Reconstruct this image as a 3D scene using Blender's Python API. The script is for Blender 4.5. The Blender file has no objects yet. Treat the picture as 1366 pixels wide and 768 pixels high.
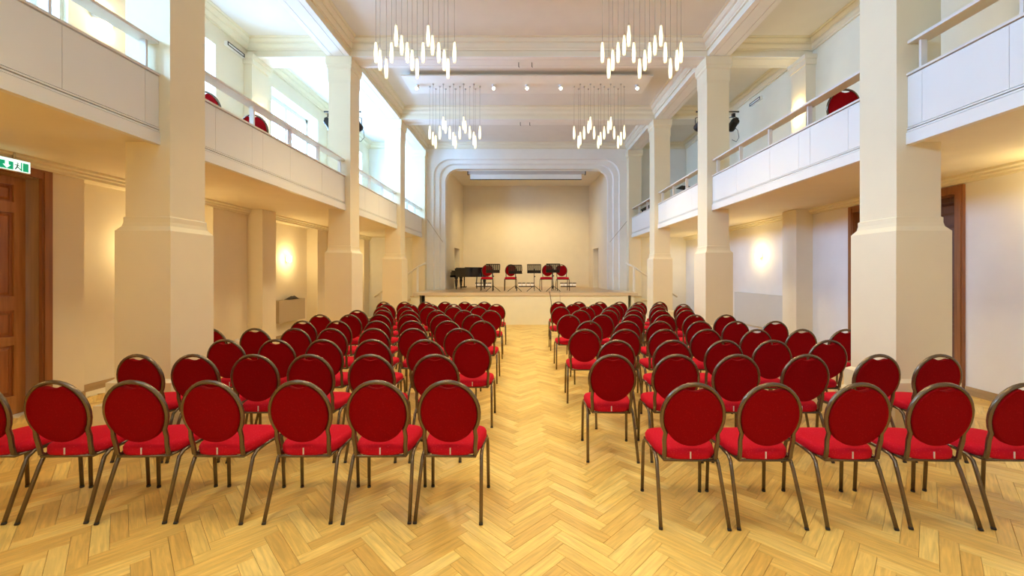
import bpy, bmesh, math, random
from mathutils import Vector, Matrix
random.seed(7)
R = math.radians
scn = bpy.context.scene
COL = scn.collection

# ---------------------------------------------------------------- camera, light, exposure
EYE = 1.62
FPX = 540.0
cam_d = bpy.data.cameras.new('camera')
cam = bpy.data.objects.new('camera', cam_d)
COL.objects.link(cam)
cam.location = (0, 0, EYE)
cam.rotation_euler = (R(90), 0, 0)
cam_d.sensor_width = 36.0
cam_d.lens = 36.0 * FPX / 1366.0
cam_d.shift_x = -16.5 / 1366.0
cam_d.shift_y = -19.0 / 1366.0
cam_d.clip_start = 0.05
scn.camera = cam

world = bpy.data.worlds.new('daylight')
scn.world = world
world.use_nodes = True
bg = world.node_tree.nodes['Background']
bg.inputs[0].default_value = (0.27, 0.53, 1.0, 1)
bg.inputs[1].default_value = 54.0

WARM = (1.0, 0.75, 0.35)
WARM2 = (1.0, 0.80, 0.44)

scn.view_settings.view_transform = 'Standard'
scn.view_settings.look = 'None'
scn.view_settings.gamma = 1.0
scn.view_settings.exposure = 0.12
cy = scn.cycles
cy.use_denoising = True
cy.max_bounces = 10
cy.diffuse_bounces = 6
cy.glossy_bounces = 3
cy.transmission_bounces = 4
cy.sample_clamp_indirect = 6.0
cy.use_light_tree = True
cy.caustics_reflective = False
cy.caustics_refractive = False


def portal(x, y0, y1, z0, z1, facing):
    l = bpy.data.lights.new('window_portal', 'AREA')
    l.shape = 'RECTANGLE'
    l.size = y1 - y0
    l.size_y = z1 - z0
    l.cycles.is_portal = True
    o = bpy.data.objects.new('window_portal', l)
    o.location = (x, (y0 + y1) / 2, (z0 + z1) / 2)
    o.rotation_euler = (R(90), 0, R(-90 if facing > 0 else 90))
    COL.objects.link(o)


def point(name, loc, power, color=WARM, size=0.05, parent=None):
    l = bpy.data.lights.new(name, 'POINT')
    l.energy = power
    l.color = color
    l.shadow_soft_size = size
    o = bpy.data.objects.new(name, l)
    o.location = loc
    COL.objects.link(o)
    if parent:
        o.parent = parent
        o.matrix_parent_inverse = Matrix.Identity(4)
    return o


def spot(name, loc, target, power, color=WARM2, angle=70, size=0.08, parent=None):
    l = bpy.data.lights.new(name, 'SPOT')
    l.energy = power
    l.color = color
    l.spot_size = R(angle)
    l.spot_blend = 0.8
    l.shadow_soft_size = size
    o = bpy.data.objects.new(name, l)
    o.location = loc
    o.rotation_euler = (Vector(target) - Vector(loc)).to_track_quat('-Z', 'Y').to_euler()
    COL.objects.link(o)
    return o


# ---------------------------------------------------------------- materials
def _mat(name):
    m = bpy.data.materials.new(name)
    m.use_nodes = True
    nt = m.node_tree
    return m, nt, nt.nodes['Principled BSDF']


def paint(name, col, rough=0.7, spec=0.3, var=0.05, bump=0.08, scale=3.0, metal=0.0):
    m, nt, b = _mat(name)
    tc = nt.nodes.new('ShaderNodeTexCoord')
    n1 = nt.nodes.new('ShaderNodeTexNoise')
    n1.inputs['Scale'].default_value = scale
    n1.inputs['Detail'].default_value = 5
    nt.links.new(tc.outputs['Object'], n1.inputs['Vector'])
    mix = nt.nodes.new('ShaderNodeMix')
    mix.data_type = 'RGBA'
    mix.inputs[6].default_value = tuple(max(0, c * (1 - var)) for c in col) + (1,)
    mix.inputs[7].default_value = tuple(min(1, c * (1 + var)) for c in col) + (1,)
    nt.links.new(n1.outputs['Fac'], mix.inputs[0])
    nt.links.new(mix.outputs[2], b.inputs['Base Color'])
    b.inputs['Roughness'].default_value = rough
    b.inputs['Specular IOR Level'].default_value = spec
    b.inputs['Metallic'].default_value = metal
    if bump:
        n2 = nt.nodes.new('ShaderNodeTexNoise')
        n2.inputs['Scale'].default_value = scale * 30
        n2.inputs['Detail'].default_value = 3
        nt.links.new(tc.outputs['Object'], n2.inputs['Vector'])
        bp = nt.nodes.new('ShaderNodeBump')
        bp.inputs['Strength'].default_value = bump
        bp.inputs['Distance'].default_value = 0.01
        nt.links.new(n2.outputs['Fac'], bp.inputs['Height'])
        nt.links.new(bp.outputs['Normal'], b.inputs['Normal'])
    return m


def emis(name, col, strength):
    m, nt, b = _mat(name)
    b.inputs['Base Color'].default_value = col + (1,)
    b.inputs['Emission Color'].default_value = col + (1,)
    b.inputs['Emission Strength'].default_value = strength
    return m


def wood_floor(name, per_object):
    m, nt, b = _mat(name)
    uv = nt.nodes.new('ShaderNodeUVMap')
    uv.uv_map = 'UVMap'
    if per_object:
        rn = nt.nodes.new('ShaderNodeObjectInfo').outputs['Random']
    else:
        rn = nt.nodes.new('ShaderNodeNewGeometry').outputs['Random Per Island']
    mul = nt.nodes.new('ShaderNodeMath'); mul.operation = 'MULTIPLY'
    mul.inputs[1].default_value = 57.0
    nt.links.new(rn, mul.inputs[0])
    comb = nt.nodes.new('ShaderNodeCombineXYZ')
    nt.links.new(mul.outputs[0], comb.inputs[0])
    nt.links.new(mul.outputs[0], comb.inputs[1])
    add = nt.nodes.new('ShaderNodeVectorMath'); add.operation = 'ADD'
    nt.links.new(uv.outputs[0], add.inputs[0])
    nt.links.new(comb.outputs[0], add.inputs[1])
    mp = nt.nodes.new('ShaderNodeMapping')
    mp.inputs['Scale'].default_value = (3.0, 34.0, 1.0)
    nt.links.new(add.outputs[0], mp.inputs[0])
    gr = nt.nodes.new('ShaderNodeTexNoise')
    gr.inputs['Scale'].default_value = 1.6
    gr.inputs['Detail'].default_value = 6
    gr.inputs['Distortion'].default_value = 0.6
    nt.links.new(mp.outputs[0], gr.inputs['Vector'])
    base = nt.nodes.new('ShaderNodeValToRGB')
    base.color_ramp.elements[0].color = (0.70, 0.43, 0.105, 1)
    base.color_ramp.elements[1].color = (0.90, 0.66, 0.21, 1)
    e = base.color_ramp.elements.new(0.5)
    e.color = (0.82, 0.55, 0.15, 1)
    nt.links.new(rn, base.inputs[0])
    gm = nt.nodes.new('ShaderNodeMapRange')
    gm.inputs[1].default_value = 0.35
    gm.inputs[2].default_value = 0.7
    gm.inputs[3].default_value = 0.80
    gm.inputs[4].default_value = 1.10
    nt.links.new(gr.outputs['Fac'], gm.inputs[0])
    mx = nt.nodes.new('ShaderNodeVectorMath'); mx.operation = 'SCALE'
    nt.links.new(base.outputs[0], mx.inputs[0])
    nt.links.new(gm.outputs[0], mx.inputs['Scale'])
    nt.links.new(mx.outputs[0], b.inputs['Base Color'])
    b.inputs['Roughness'].default_value = 0.36
    b.inputs['Specular IOR Level'].default_value = 0.45
    bp = nt.nodes.new('ShaderNodeBump')
    bp.inputs['Strength'].default_value = 0.06
    bp.inputs['Distance'].default_value = 0.004
    nt.links.new(gr.outputs['Fac'], bp.inputs['Height'])
    nt.links.new(bp.outputs['Normal'], b.inputs['Normal'])
    return m


def wood(name, dark, light, rough=0.4, axis=2):
    m, nt, b = _mat(name)
    tc = nt.nodes.new('ShaderNodeTexCoord')
    mp = nt.nodes.new('ShaderNodeMapping')
    s = [22.0, 22.0, 22.0]
    s[axis] = 1.6
    mp.inputs['Scale'].default_value = s
    nt.links.new(tc.outputs['Object'], mp.inputs[0])
    n = nt.nodes.new('ShaderNodeTexNoise')
    n.inputs['Scale'].default_value = 1.0
    n.inputs['Detail'].default_value = 6
    n.inputs['Distortion'].default_value = 0.4
    nt.links.new(mp.outputs[0], n.inputs['Vector'])
    r = nt.nodes.new('ShaderNodeValToRGB')
    r.color_ramp.elements[0].position = 0.3
    r.color_ramp.elements[0].color = dark + (1,)
    r.color_ramp.elements[1].position = 0.7
    r.color_ramp.elements[1].color = light + (1,)
    nt.links.new(n.outputs['Fac'], r.inputs[0])
    nt.links.new(r.outputs[0], b.inputs['Base Color'])
    b.inputs['Roughness'].default_value = rough
    return m


def fabric(name, col, dot, rough=0.85):
    m, nt, b = _mat(name)
    tc = nt.nodes.new('ShaderNodeTexCoord')
    v = nt.nodes.new('ShaderNodeTexVoronoi')
    v.inputs['Scale'].default_value = 75.0
    nt.links.new(tc.outputs['Object'], v.inputs['Vector'])
    r = nt.nodes.new('ShaderNodeValToRGB')
    r.color_ramp.elements[0].position = 0.12
    r.color_ramp.elements[0].color = dot + (1,)
    r.color_ramp.elements[1].position = 0.30
    r.color_ramp.elements[1].color = col + (1,)
    nt.links.new(v.outputs['Distance'], r.inputs[0])
    nt.links.new(r.outputs[0], b.inputs['Base Color'])
    b.inputs['Roughness'].default_value = rough
    b.inputs['Specular IOR Level'].default_value = 0.06
    n = nt.nodes.new('ShaderNodeTexNoise')
    n.inputs['Scale'].default_value = 500
    nt.links.new(tc.outputs['Object'], n.inputs['Vector'])
    bp = nt.nodes.new('ShaderNodeBump')
    bp.inputs['Strength'].default_value = 0.25
    bp.inputs['Distance'].default_value = 0.002
    nt.links.new(n.outputs['Fac'], bp.inputs['Height'])
    nt.links.new(bp.outputs['Normal'], b.inputs['Normal'])
    return m


M = dict(
    wall=paint('cream_plaster', (0.80, 0.72, 0.55)),
    wallpale=paint('cool_lit_plaster', (0.82, 0.80, 0.76)),  # lower right wall, whitened to put its cool daylight into the colour
    wallupper=paint('warm_lit_plaster', (0.82, 0.77, 0.60)),  # same wall above, its warmer light put into the colour
    column=paint('column_plaster', (0.82, 0.715, 0.49), var=0.04),
    white=paint('white_plaster', (0.84, 0.82, 0.76)),
    ceiling=paint('ceiling_plaster', (0.76, 0.73, 0.66), bump=0.03),
    moulding=paint('moulding_plaster', (0.80, 0.74, 0.57), var=0.03, bump=0.03),
    parapet=paint('parapet_paint', (0.80, 0.79, 0.74), rough=0.45, var=0.02, bump=0.02),
    rail=paint('rail_paint', (0.74, 0.70, 0.64), rough=0.35, var=0.02, bump=0),
    stagefront=paint('stage_front_paint', (0.88, 0.84, 0.66), rough=0.4, var=0.05, bump=0.02),
    subfloor=paint('subfloor', (0.20, 0.11, 0.04)),
    plank=wood_floor('oak_plank', True),
    planks=wood_floor('oak_plank_field', False),
    stagefloor=wood('stage_boards', (0.42, 0.27, 0.14), (0.58, 0.40, 0.23), 0.28, 0),
    lip=wood('stage_edge', (0.62, 0.50, 0.34), (0.72, 0.60, 0.42), 0.4, 0),
    door=wood('door_wood', (0.27, 0.085, 0.02), (0.42, 0.15, 0.042), 0.38, 2),
    stile=wood('door_stile_wood', (0.34, 0.13, 0.03), (0.50, 0.22, 0.065), 0.38, 2),
    jamb=wood('jamb_wood', (0.34, 0.20, 0.08), (0.44, 0.27, 0.12), 0.5, 2),
    doorframe=wood('door_frame_wood', (0.22, 0.08, 0.022), (0.34, 0.13, 0.04), 0.45, 2),
    doordark=wood('dark_door_wood', (0.10, 0.045, 0.025), (0.16, 0.07, 0.04), 0.5, 2),
    skirt=wood('skirting_wood', (0.34, 0.22, 0.10), (0.46, 0.31, 0.15), 0.5, 1),
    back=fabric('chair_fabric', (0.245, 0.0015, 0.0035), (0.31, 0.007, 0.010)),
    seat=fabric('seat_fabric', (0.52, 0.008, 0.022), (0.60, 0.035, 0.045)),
    metal=paint('bronze_metal', (0.175, 0.13, 0.09), rough=0.27, spec=0.5, var=0.12, bump=0, metal=0.8),
    rubber=paint('rubber', (0.035, 0.03, 0.025), rough=0.7, bump=0),
    tag=paint('tag_white', (0.75, 0.62, 0.58), bump=0),
    black=paint('black_metal', (0.012, 0.012, 0.014), rough=0.4, bump=0),
    lacquer=paint('black_lacquer', (0.006, 0.006, 0.007), rough=0.12, spec=0.6, bump=0),
    cable=paint('cable', (0.05, 0.045, 0.04), bump=0),
    cord=paint('pendant_cord', (0.30, 0.26, 0.20), bump=0),
    palecable=paint('pale_cable', (0.45, 0.38, 0.28), bump=0),
    steel=paint('steel', (0.55, 0.52, 0.47), rough=0.35, metal=0.8, bump=0),
    radiator=paint('radiator_beige', (0.50, 0.41, 0.28), rough=0.5, var=0.03, bump=0),
    shadeside=paint('painted_shade_steel', (0.24, 0.20, 0.15), bump=0),  # radiator side covers, with their shade put into the colour
    panel=paint('panel_grey', (0.56, 0.56, 0.54), rough=0.5, var=0.02, bump=0),
    screen=paint('screen_cloth', (0.85, 0.83, 0.78), bump=0),
    screenbox=paint('screen_box', (0.55, 0.52, 0.48), rough=0.4, bump=0),
    darkcloth=paint('dark_cloth', (0.04, 0.03, 0.025), bump=0.2),
    socket=paint('socket_plastic', (0.85, 0.85, 0.83), rough=0.3, bump=0),
    glow=None,
    bulb=emis('pendant_core', (1.0, 0.86, 0.55), 9.0),
    sconce=emis('sconce_glass', (1.0, 0.80, 0.40), 9.0),
    spotglow=emis('spot_glow', (1.0, 0.86, 0.62), 8.0),
    padglow=emis('floor_light_face', (1.0, 0.90, 0.76), 0.25),
    signwhite=emis('sign_white', (0.72, 1.0, 0.93), 1.1),
    signgreen=emis('sign_green', (0.0, 0.42, 0.22), 0.55),
    signdark=paint('sign_figure', (0.10, 0.16, 0.15), bump=0),
    blind=paint('blind_cloth', (0.78, 0.78, 0.74), bump=0.02),
    winframe=paint('window_frame_paint', (0.82, 0.86, 0.88), rough=0.4, var=0.01, bump=0),
)
gl, nt, b = _mat('pendant_glass')      # frosted glass, hottest where the bulb sits
b.inputs['Base Color'].default_value = (0.9, 0.88, 0.7, 1)
tc = nt.nodes.new('ShaderNodeTexCoord')
sp = nt.nodes.new('ShaderNodeSeparateXYZ')
nt.links.new(tc.outputs['Object'], sp.inputs[0])
mr = nt.nodes.new('ShaderNodeMath'); mr.operation = 'ADD'; mr.inputs[1].default_value = 0.19
nt.links.new(sp.outputs[2], mr.inputs[0])
ab = nt.nodes.new('ShaderNodeMath'); ab.operation = 'ABSOLUTE'
nt.links.new(mr.outputs[0], ab.inputs[0])
rg = nt.nodes.new('ShaderNodeMapRange')
rg.inputs[1].default_value = 0.0; rg.inputs[2].default_value = 0.15
rg.inputs[3].default_value = 2.2; rg.inputs[4].default_value = 0.85
nt.links.new(ab.outputs[0], rg.inputs[0])
b.inputs['Emission Color'].default_value = (1.0, 0.86, 0.46, 1)
nt.links.new(rg.outputs[0], b.inputs['Emission Strength'])
M['glow'] = gl
gm, nt, b = _mat('window_glass')
b.inputs['Base Color'].default_value = (0.9, 0.96, 1, 1)
b.inputs['Roughness'].default_value = 0.02
b.inputs['Alpha'].default_value = 0.12
M['glass'] = gm


# ---------------------------------------------------------------- mesh helpers
class MB:
    def __init__(s):
        s.v = []; s.f = []; s.sm = []

    def face(s, idx, smooth=False):
        s.f.append(tuple(idx)); s.sm.append(smooth)

    def add(s, vs, fs, smooth=False):
        k = len(s.v)
        s.v += [tuple(p) for p in vs]
        for f in fs:
            s.face([i + k for i in f], smooth)
        return s

    def box(s, x0, x1, y0, y1, z0, z1):
        return s.add([(x0, y0, z0), (x1, y0, z0), (x1, y1, z0), (x0, y1, z0), (x0, y0, z1), (x1, y0, z1), (x1, y1, z1), (x0, y1, z1)],
                     [(0, 3, 2, 1), (4, 5, 6, 7), (0, 1, 5, 4), (1, 2, 6, 5), (2, 3, 7, 6), (3, 0, 4, 7)])

    def rings(s, rings, closed=True, cap=True, smooth=True):
        k = len(s.v); n = len(rings[0])
        for r in rings:
            s.v += [tuple(p) for p in r]
        m = n if closed else n - 1
        for a in range(len(rings) - 1):
            for i in range(m):
                j = (i + 1) % n
                s.face((k + a * n + i, k + a * n + j, k + (a + 1) * n + j, k + (a + 1) * n + i), smooth)
        if cap:
            s.face([k + i for i in range(n)][::-1])
            s.face([k + (len(rings) - 1) * n + i for i in range(n)])
        return s

    def tube(s, pts, r, sides=8, closed=False, flat=1.0):
        pts = [Vector(p) for p in pts]
        rr = r if isinstance(r, (list, tuple)) else [r] * len(pts)
        n = len(pts); rings = []
        up = None
        for i, p in enumerate(pts):
            if closed:
                t = (pts[(i + 1) % n] - pts[i - 1]).normalized()
            else:
                t = (pts[min(i + 1, n - 1)] - pts[max(i - 1, 0)]).normalized()
            if up is None:
                up = Vector((0, 0, 1)) if abs(t.z) < 0.9 else Vector((0, 1, 0))
            a = t.cross(up)
            if a.length < 1e-4:
                a = t.cross(Vector((1, 0, 0)))
            a.normalize(); bb = a.cross(t).normalized(); up = bb
            rings.append([p + (a * math.cos(q) * flat + bb * math.sin(q)) * rr[i]
                          for q in [2 * math.pi * k / sides for k in range(sides)]])
        if closed:
            rings.append(rings[0])
        return s.rings(rings, cap=not closed)

    def lathe(s, prof, cx=0, cy=0, sides=16, cap=True):
        rings = [[(cx + r * math.cos(2 * math.pi * k / sides), cy + r * math.sin(2 * math.pi * k / sides), z) for k in range(sides)] for r, z in prof]
        return s.rings(rings, cap=cap)

    def prism(s, poly, z0, z1, smooth=False):
        k = len(s.v); n = len(poly)
        s.v += [(x, y, z0) for x, y in poly] + [(x, y, z1) for x, y in poly]
        s.face([k + i for i in range(n)][::-1]); s.face([k + n + i for i in range(n)])
        for i in range(n):
            j = (i + 1) % n
            s.face((k + i, k + j, k + n + j, k + n + i), smooth)
        return s

    def xform(s, mat):
        s.v = [tuple(mat @ Vector(p)) for p in s.v]
        return s

    def mesh(s, name, mat):
        me = bpy.data.meshes.new(name)
        me.from_pydata(s.v, [], s.f)
        me.polygons.foreach_set('use_smooth', s.sm)
        me.materials.append(mat)
        bm = bmesh.new(); bm.from_mesh(me)
        bmesh.ops.recalc_face_normals(bm, faces=bm.faces)
        bm.to_mesh(me); bm.free()
        me.update()
        return me

    def build(s, name, mat, parent=None, loc=None):
        o = bpy.data.objects.new(name, s.mesh(name, mat))
        COL.objects.link(o)
        if parent:
            o.parent = parent
        if loc:
            o.location = loc
        return o


def tag(o, label=None, cat=None, group=None, kind=None):
    if label: o['label'] = label
    if cat: o['category'] = cat
    if group: o['group'] = group
    if kind: o['kind'] = kind
    return o


def empty(name, loc=(0, 0, 0), rz=0):
    o = bpy.data.objects.new(name, None)
    COL.objects.link(o)
    o.location = loc
    o.rotation_euler = (0, 0, rz)
    o.empty_display_size = 0.1
    return o


def copy_tree(o, parent=None, skip=()):
    c = o.copy()
    COL.objects.link(c)
    if parent:
        c.parent = parent
    for ch in o.children:
        if ch.name.split('.')[0] in skip:
            continue
        copy_tree(ch, c, skip)
    return c


def seg_box(x0, x1, y0, y1, z0, z1):
    return MB().box(x0, x1, y0, y1, z0, z1)


def holed(mb, x0, x1, y0, y1, z0, z1, holes):
    """wall slab between x0..x1 with rectangular holes (ya,yb,za,zb); only outer faces"""
    ys = sorted({y0, y1} | {v for h in holes for v in h[:2] if y0 < v < y1})
    zs = sorted({z0, z1} | {v for h in holes for v in h[2:] if z0 < v < z1})
    solid = {}
    for i in range(len(ys) - 1):
        for j in range(len(zs) - 1):
            ym = (ys[i] + ys[i + 1]) / 2; zm = (zs[j] + zs[j + 1]) / 2
            solid[i, j] = not any(h[0] < ym < h[1] and h[2] < zm < h[3] for h in holes)
    for (i, j), s in solid.items():
        if not s: continue
        a, b2, c, d = ys[i], ys[i + 1], zs[j], zs[j + 1]
        for x in (x0, x1):
            mb.add([(x, a, c), (x, b2, c), (x, b2, d), (x, a, d)], [(0, 1, 2, 3)])
        for (di, dj), q in (((-1, 0), [(x0, a, c), (x1, a, c), (x1, a, d), (x0, a, d)]), ((1, 0), [(x0, b2, c), (x1, b2, c), (x1, b2, d), (x0, b2, d)]),
                            ((0, -1), [(x0, a, c), (x1, a, c), (x1, b2, c), (x0, b2, c)]), ((0, 1), [(x0, a, d), (x1, a, d), (x1, b2, d), (x0, b2, d)])):
            if not solid.get((i + di, j + dj), False):
                mb.add(q, [(0, 1, 2, 3)])
    return mb


def weld(o):
    bm = bmesh.new(); bm.from_mesh(o.data)
    bmesh.ops.remove_doubles(bm, verts=bm.verts, dist=1e-4)
    bmesh.ops.recalc_face_normals(bm, faces=bm.faces)
    bm.to_mesh(o.data); bm.free()
    return o


# ---------------------------------------------------------------- main dimensions
XL, XR = -5.72, 5.95            # aisle walls
CL, CR = -3.59, 3.77            # aisle-side faces of the columns
CW = 0.45
CY = [-0.20, 4.10, 8.35, 11.73]  # front faces of the columns
YP = 14.90                      # proscenium wall
YB = -3.6                       # wall behind the camera
ZB, ZC = 6.09, 6.42             # beam soffit, ceiling
CX = (CL + CR) / 2
SF, SH = 12.86, 1.02            # stage front and height
YS = 18.6                       # stage back wall

# ---------------------------------------------------------------- floor with herringbone planks
floor = seg_box(XL - 0.5, XR + 0.5, YB - .2, YS + .4, -0.12, -0.012).build('floor', M['subfloor'])
tag(floor, 'golden oak herringbone parquet floor of the hall', 'floor', kind='structure')
L_, W_ = 0.42, 0.084
GAP = 0.0008
rot = Matrix.Rotation(R(45), 4, 'Z')
OX, OY = -0.06, 0.0


def plank_mesh(name, w, mat):
    mb = MB()
    l = L_ / 2 - GAP; q = w / 2 - GAP; t = 0.0; c = 0.001
    vs = [(-l, -q, -.014), (l, -q, -.014), (l, q, -.014), (-l, q, -.014), (-l, -q, -c), (l, -q, -c), (l, q, -c), (-l, q, -c),
          (-l + c, -q + c, t), (l - c, -q + c, t), (l - c, q - c, t), (-l + c, q - c, t)]
    fs = [(0, 1, 5, 4), (1, 2, 6, 5), (2, 3, 7, 6), (3, 0, 4, 7), (4, 5, 9, 8), (5, 6, 10, 9), (6, 7, 11, 10), (7, 4, 8, 11), (8, 9, 10, 11)]
    return vs, fs


PV, PF = plank_mesh('plank', W_, None)
places = []
for i in range(-260, 300):
    for j in range(-22, 24):
        a = i * W_ + j * L_; b2 = i * W_ - j * L_
        for (cx, cy_, ang) in ((a + L_ / 2, b2 + W_ / 2, 45), (a + L_ + W_ / 2, b2 + W_ - L_ / 2, 135)):
            p = rot @ Vector((cx, cy_, 0))
            x, y = p.x + OX, p.y + OY
            if XL - .02 < x < XR + .1 and YB < y < SF + 0.25:
                places.append((x, y, ang))


def in_view(x, y):
    if y < 1.9: return False
    px = 699.5 + FPX * x / y; py = 365 + FPX * EYE / y
    return -40 < px < 1406 and py < 800


vis = sorted([p for p in places if in_view(p[0], p[1])], key=lambda p: p[1] * p[1] + 0.15 * p[0] * p[0])
near = set(vis[:300])
me = bpy.data.meshes.new('plank')
me.from_pydata(PV, [], PF)
uvl = me.uv_layers.new(name='UVMap')
for l in me.loops:
    v = me.vertices[l.vertex_index].co
    uvl.data[l.index].uv = (v.x, v.y)
me.materials.append(M['plank'])
for p in vis[:300]:
    o = bpy.data.objects.new('plank', me)
    COL.objects.link(o)
    o.parent = floor
    o.location = (p[0], p[1], random.uniform(-0.0004, 0.0))
    o.rotation_euler = (0, 0, R(p[2]))
vv, ff, uvs = [], [], []
for p in places:
    if p in near: continue
    c, s = math.cos(R(p[2])), math.sin(R(p[2]))
    k = len(vv)
    vv += [(p[0] + x * c - y * s, p[1] + x * s + y * c, z) for x, y, z in PV]
    for f in PF:
        ff.append(tuple(q + k for q in f))
        uvs += [(PV[q][0], PV[q][1]) for q in f]
me2 = bpy.data.meshes.new('plank_field')
me2.from_pydata(vv, [], ff)
uvl = me2.uv_layers.new(name='UVMap')
uvl.data.foreach_set('uv', [c for u in uvs for c in u])
me2.materials.append(M['planks'])
o = bpy.data.objects.new('plank_field', me2)
COL.objects.link(o); o.parent = floor
tag(o, kind='stuff')

# ---------------------------------------------------------------- walls
# openings of the left wall: lower niches, upper windows, door
NICHE = [(5.26, 7.44), (9.20, 11.20), (12.55, 14.45)]
UPW = [(-3.2, -1.5), (-1.2, 0.5), (0.9, 2.6), (4.15, 4.98), (6.70, 7.50), (9.16, 11.20), (12.75, 14.25)]  # first two windows, unseen behind the camera, are added for more daylight
WZ = (4.05, 5.86)
DL = (3.00, 4.79, 0.0, 2.76)
mb = MB()
holed(mb, XL - 0.30, XL, YB, YP, -0.1, 6.6, [(a, b, 0, 2.86) for a, b in NICHE] + [(a, b, WZ[0], WZ[1]) for a, b in UPW] + [DL])
wl = weld(mb.build('wall_left', M['wall']))
tag(wl, 'cream plaster wall of the left aisle with recessed bays and gallery windows', 'wall', kind='structure')
mb = MB()
holed(mb, XL - 0.50, XL - 0.30, YB, YP, -0.1, 6.6, [(a + .02, b - .02, WZ[0] + .02, WZ[1] - .02) for a, b in UPW] + [DL])
weld(mb.build('outer_layer', M['wall'], wl))
DR = (5.55, 7.31, 0.0, 2.74)
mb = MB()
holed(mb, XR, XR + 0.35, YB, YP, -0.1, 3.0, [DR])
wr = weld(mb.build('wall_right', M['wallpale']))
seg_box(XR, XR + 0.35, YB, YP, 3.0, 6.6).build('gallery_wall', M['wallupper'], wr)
tag(wr, 'cream plaster wall of the right aisle with a timber doorway', 'wall', kind='structure')
wb = seg_box(XL - .5, XR + .35, YB - .2, YB, -0.1, 6.6).build('wall_back', M['wall'])
tag(wb, 'plain plaster wall behind the camera', 'wall', kind='structure')
seg_box(XR + .35, XR + .37, DR[0] - .2, DR[1] + .2, -.1, 2.9).build('backing', M['doordark'], wr)


# pilasters on the aisle walls (parts of the walls)
def pilaster(parent, xw, sx, y0, y1, d, z0, z1, capz=None):
    x0, x1 = sorted((xw, xw + sx * d))
    m = MB().box(x0, x1, y0, y1, z0, z1)
    if capz:
        a, b3 = sorted((xw, xw + sx * (d + .03)))
        m.box(a, b3, y0 - .03, y1 + .03, capz - .2, capz)
        a, b3 = sorted((xw, xw + sx * (d + .05)))
        m.box(a, b3, y0 - .05, y1 + .05, capz - .09, capz)
    return m.build('pilaster', M['wall'], parent)


for y in CY[2:]:
    pilaster(wl, XL, 1, y, y + CW, .32, 0, 2.95)
    pilaster(wr, XR, -1, y, y + CW, .34, 0, 2.95)
pilaster(wl, XL, 1, 8.25, 8.80, .17, 3.12, 6.1, 6.09)
pilaster(wl, XL, 1, 5.02, 5.80, .06, 3.12, 6.1)
pilaster(wl, XL, 1, 11.73, 12.18, .17, 3.12, 6.1, 6.09)
pilaster(wr, XR, -1, 8.27, 8.72, .20, 3.12, 6.1, 6.09)
pilaster(wr, XR, -1, 11.73, 12.18, .20, 3.12, 6.1, 6.09)
pilaster(wr, XR, -1, 4.10, 4.55, .20, 3.12, 6.1, 6.09)

# ---- windows of the left gallery
for n, (a, b2) in enumerate(UPW):
    wroot = empty('window_%d' % (n + 1), (XL - .34, (a + b2) / 2, WZ[0]))
    tag(wroot, kind='structure')
    h = WZ[1] - WZ[0]; w = (b2 - a) / 2
    f = MB()
    f.box(-.03, .05, -w, -w + .07, 0, h); f.box(-.03, .05, w - .07, w, 0, h)
    f.box(-.03, .05, -w, w, 0, .07); f.box(-.03, .05, -w, w, h - .10, h)
    f.build('frame', M['winframe'], wroot)
    MB().box(-.02, .06, -.04, .04, .07, h - .10).build('mullion', M['winframe'], wroot)
    MB().box(-.02, .045, -w + .07, w - .07, h - .50, h - .44).build('transom', M['winframe'], wroot)
    MB().box(-.05, -.04, -w + .02, w - .02, .02, h - .02).build('pane', M['glass'], wroot)
    MB().box(.05, .30, -w, w, -.001, .03).build('sill', M['winframe'], wroot)
    portal(XL - .42, a, b2, WZ[0], WZ[1], 1)

# ---------------------------------------------------------------- ceiling, beams, cornices
ceil = seg_box(XL - .5, XR + .5, YB, YP + .4, ZC, ZC + .2).build('ceiling', M['ceiling'])
tag(ceil, 'pale plaster ceiling of the hall divided by beams', 'ceiling', kind='structure')


def beam(x0, x1, y0, y1, along, lab):
    b = seg_box(x0, x1, y0, y1, ZB + .012, ZC + .05).build('beam', M['moulding'])
    tag(b, lab, 'beam', kind='structure')
    s = MB(); g = .10
    if along == 'y':
        s.box(x0, x0 + g, y0, y1, ZB, ZB + .012); s.box(x0 + g + .012, x1 - g - .012, y0, y1, ZB, ZB + .012); s.box(x1 - g, x1, y0, y1, ZB, ZB + .012)
    else:
        s.box(x0, x1, y0, y0 + g, ZB, ZB + .012); s.box(x0, x1, y0 + g + .012, y1 - g - .012, ZB, ZB + .012); s.box(x0, x1, y1 - g, y1, ZB, ZB + .012)
    s.build('soffit_strip', M['white'], b)
    return b


beam(CL - CW, CL, YB, YP, 'y', 'long plaster beam carried by the left row of columns')
beam(CR, CR + CW, YB, YP, 'y', 'long plaster beam carried by the right row of columns')
names = ['cross beam just behind the camera', 'cross beam over the nearest pair of columns', 'cross beam over the second pair of columns', 'cross beam over the third pair of columns']
for y, nm in zip(CY, names):
    b = beam(CL, CR, y, y + CW, 'x', nm)
    for (xa, xb) in ((XL, CL - CW), (CR + CW, XR)):
        seg_box(xa, xb, y, y + CW, ZB + .012, ZC + .05).build('gallery_beam', M['moulding'], b)
        s = MB()
        s.box(xa, xb, y, y + .08, ZB, ZB + .012); s.box(xa, xb, y + .095, y + CW - .095, ZB, ZB + .012); s.box(xa, xb, y + CW - .08, y + CW, ZB, ZB + .012)
        s.build('soffit_strip', M['white'], b)
        if xa == XL: pass

PROF = [(0.0, 6.21), (.035, 6.21), (.035, 6.245), (.06, 6.26), (.085, 6.30), (.085, 6.335), (.12, 6.345), (.155, 6.385), (.155, 6.405), (.20, 6.41), (.20, 6.425)]


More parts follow.
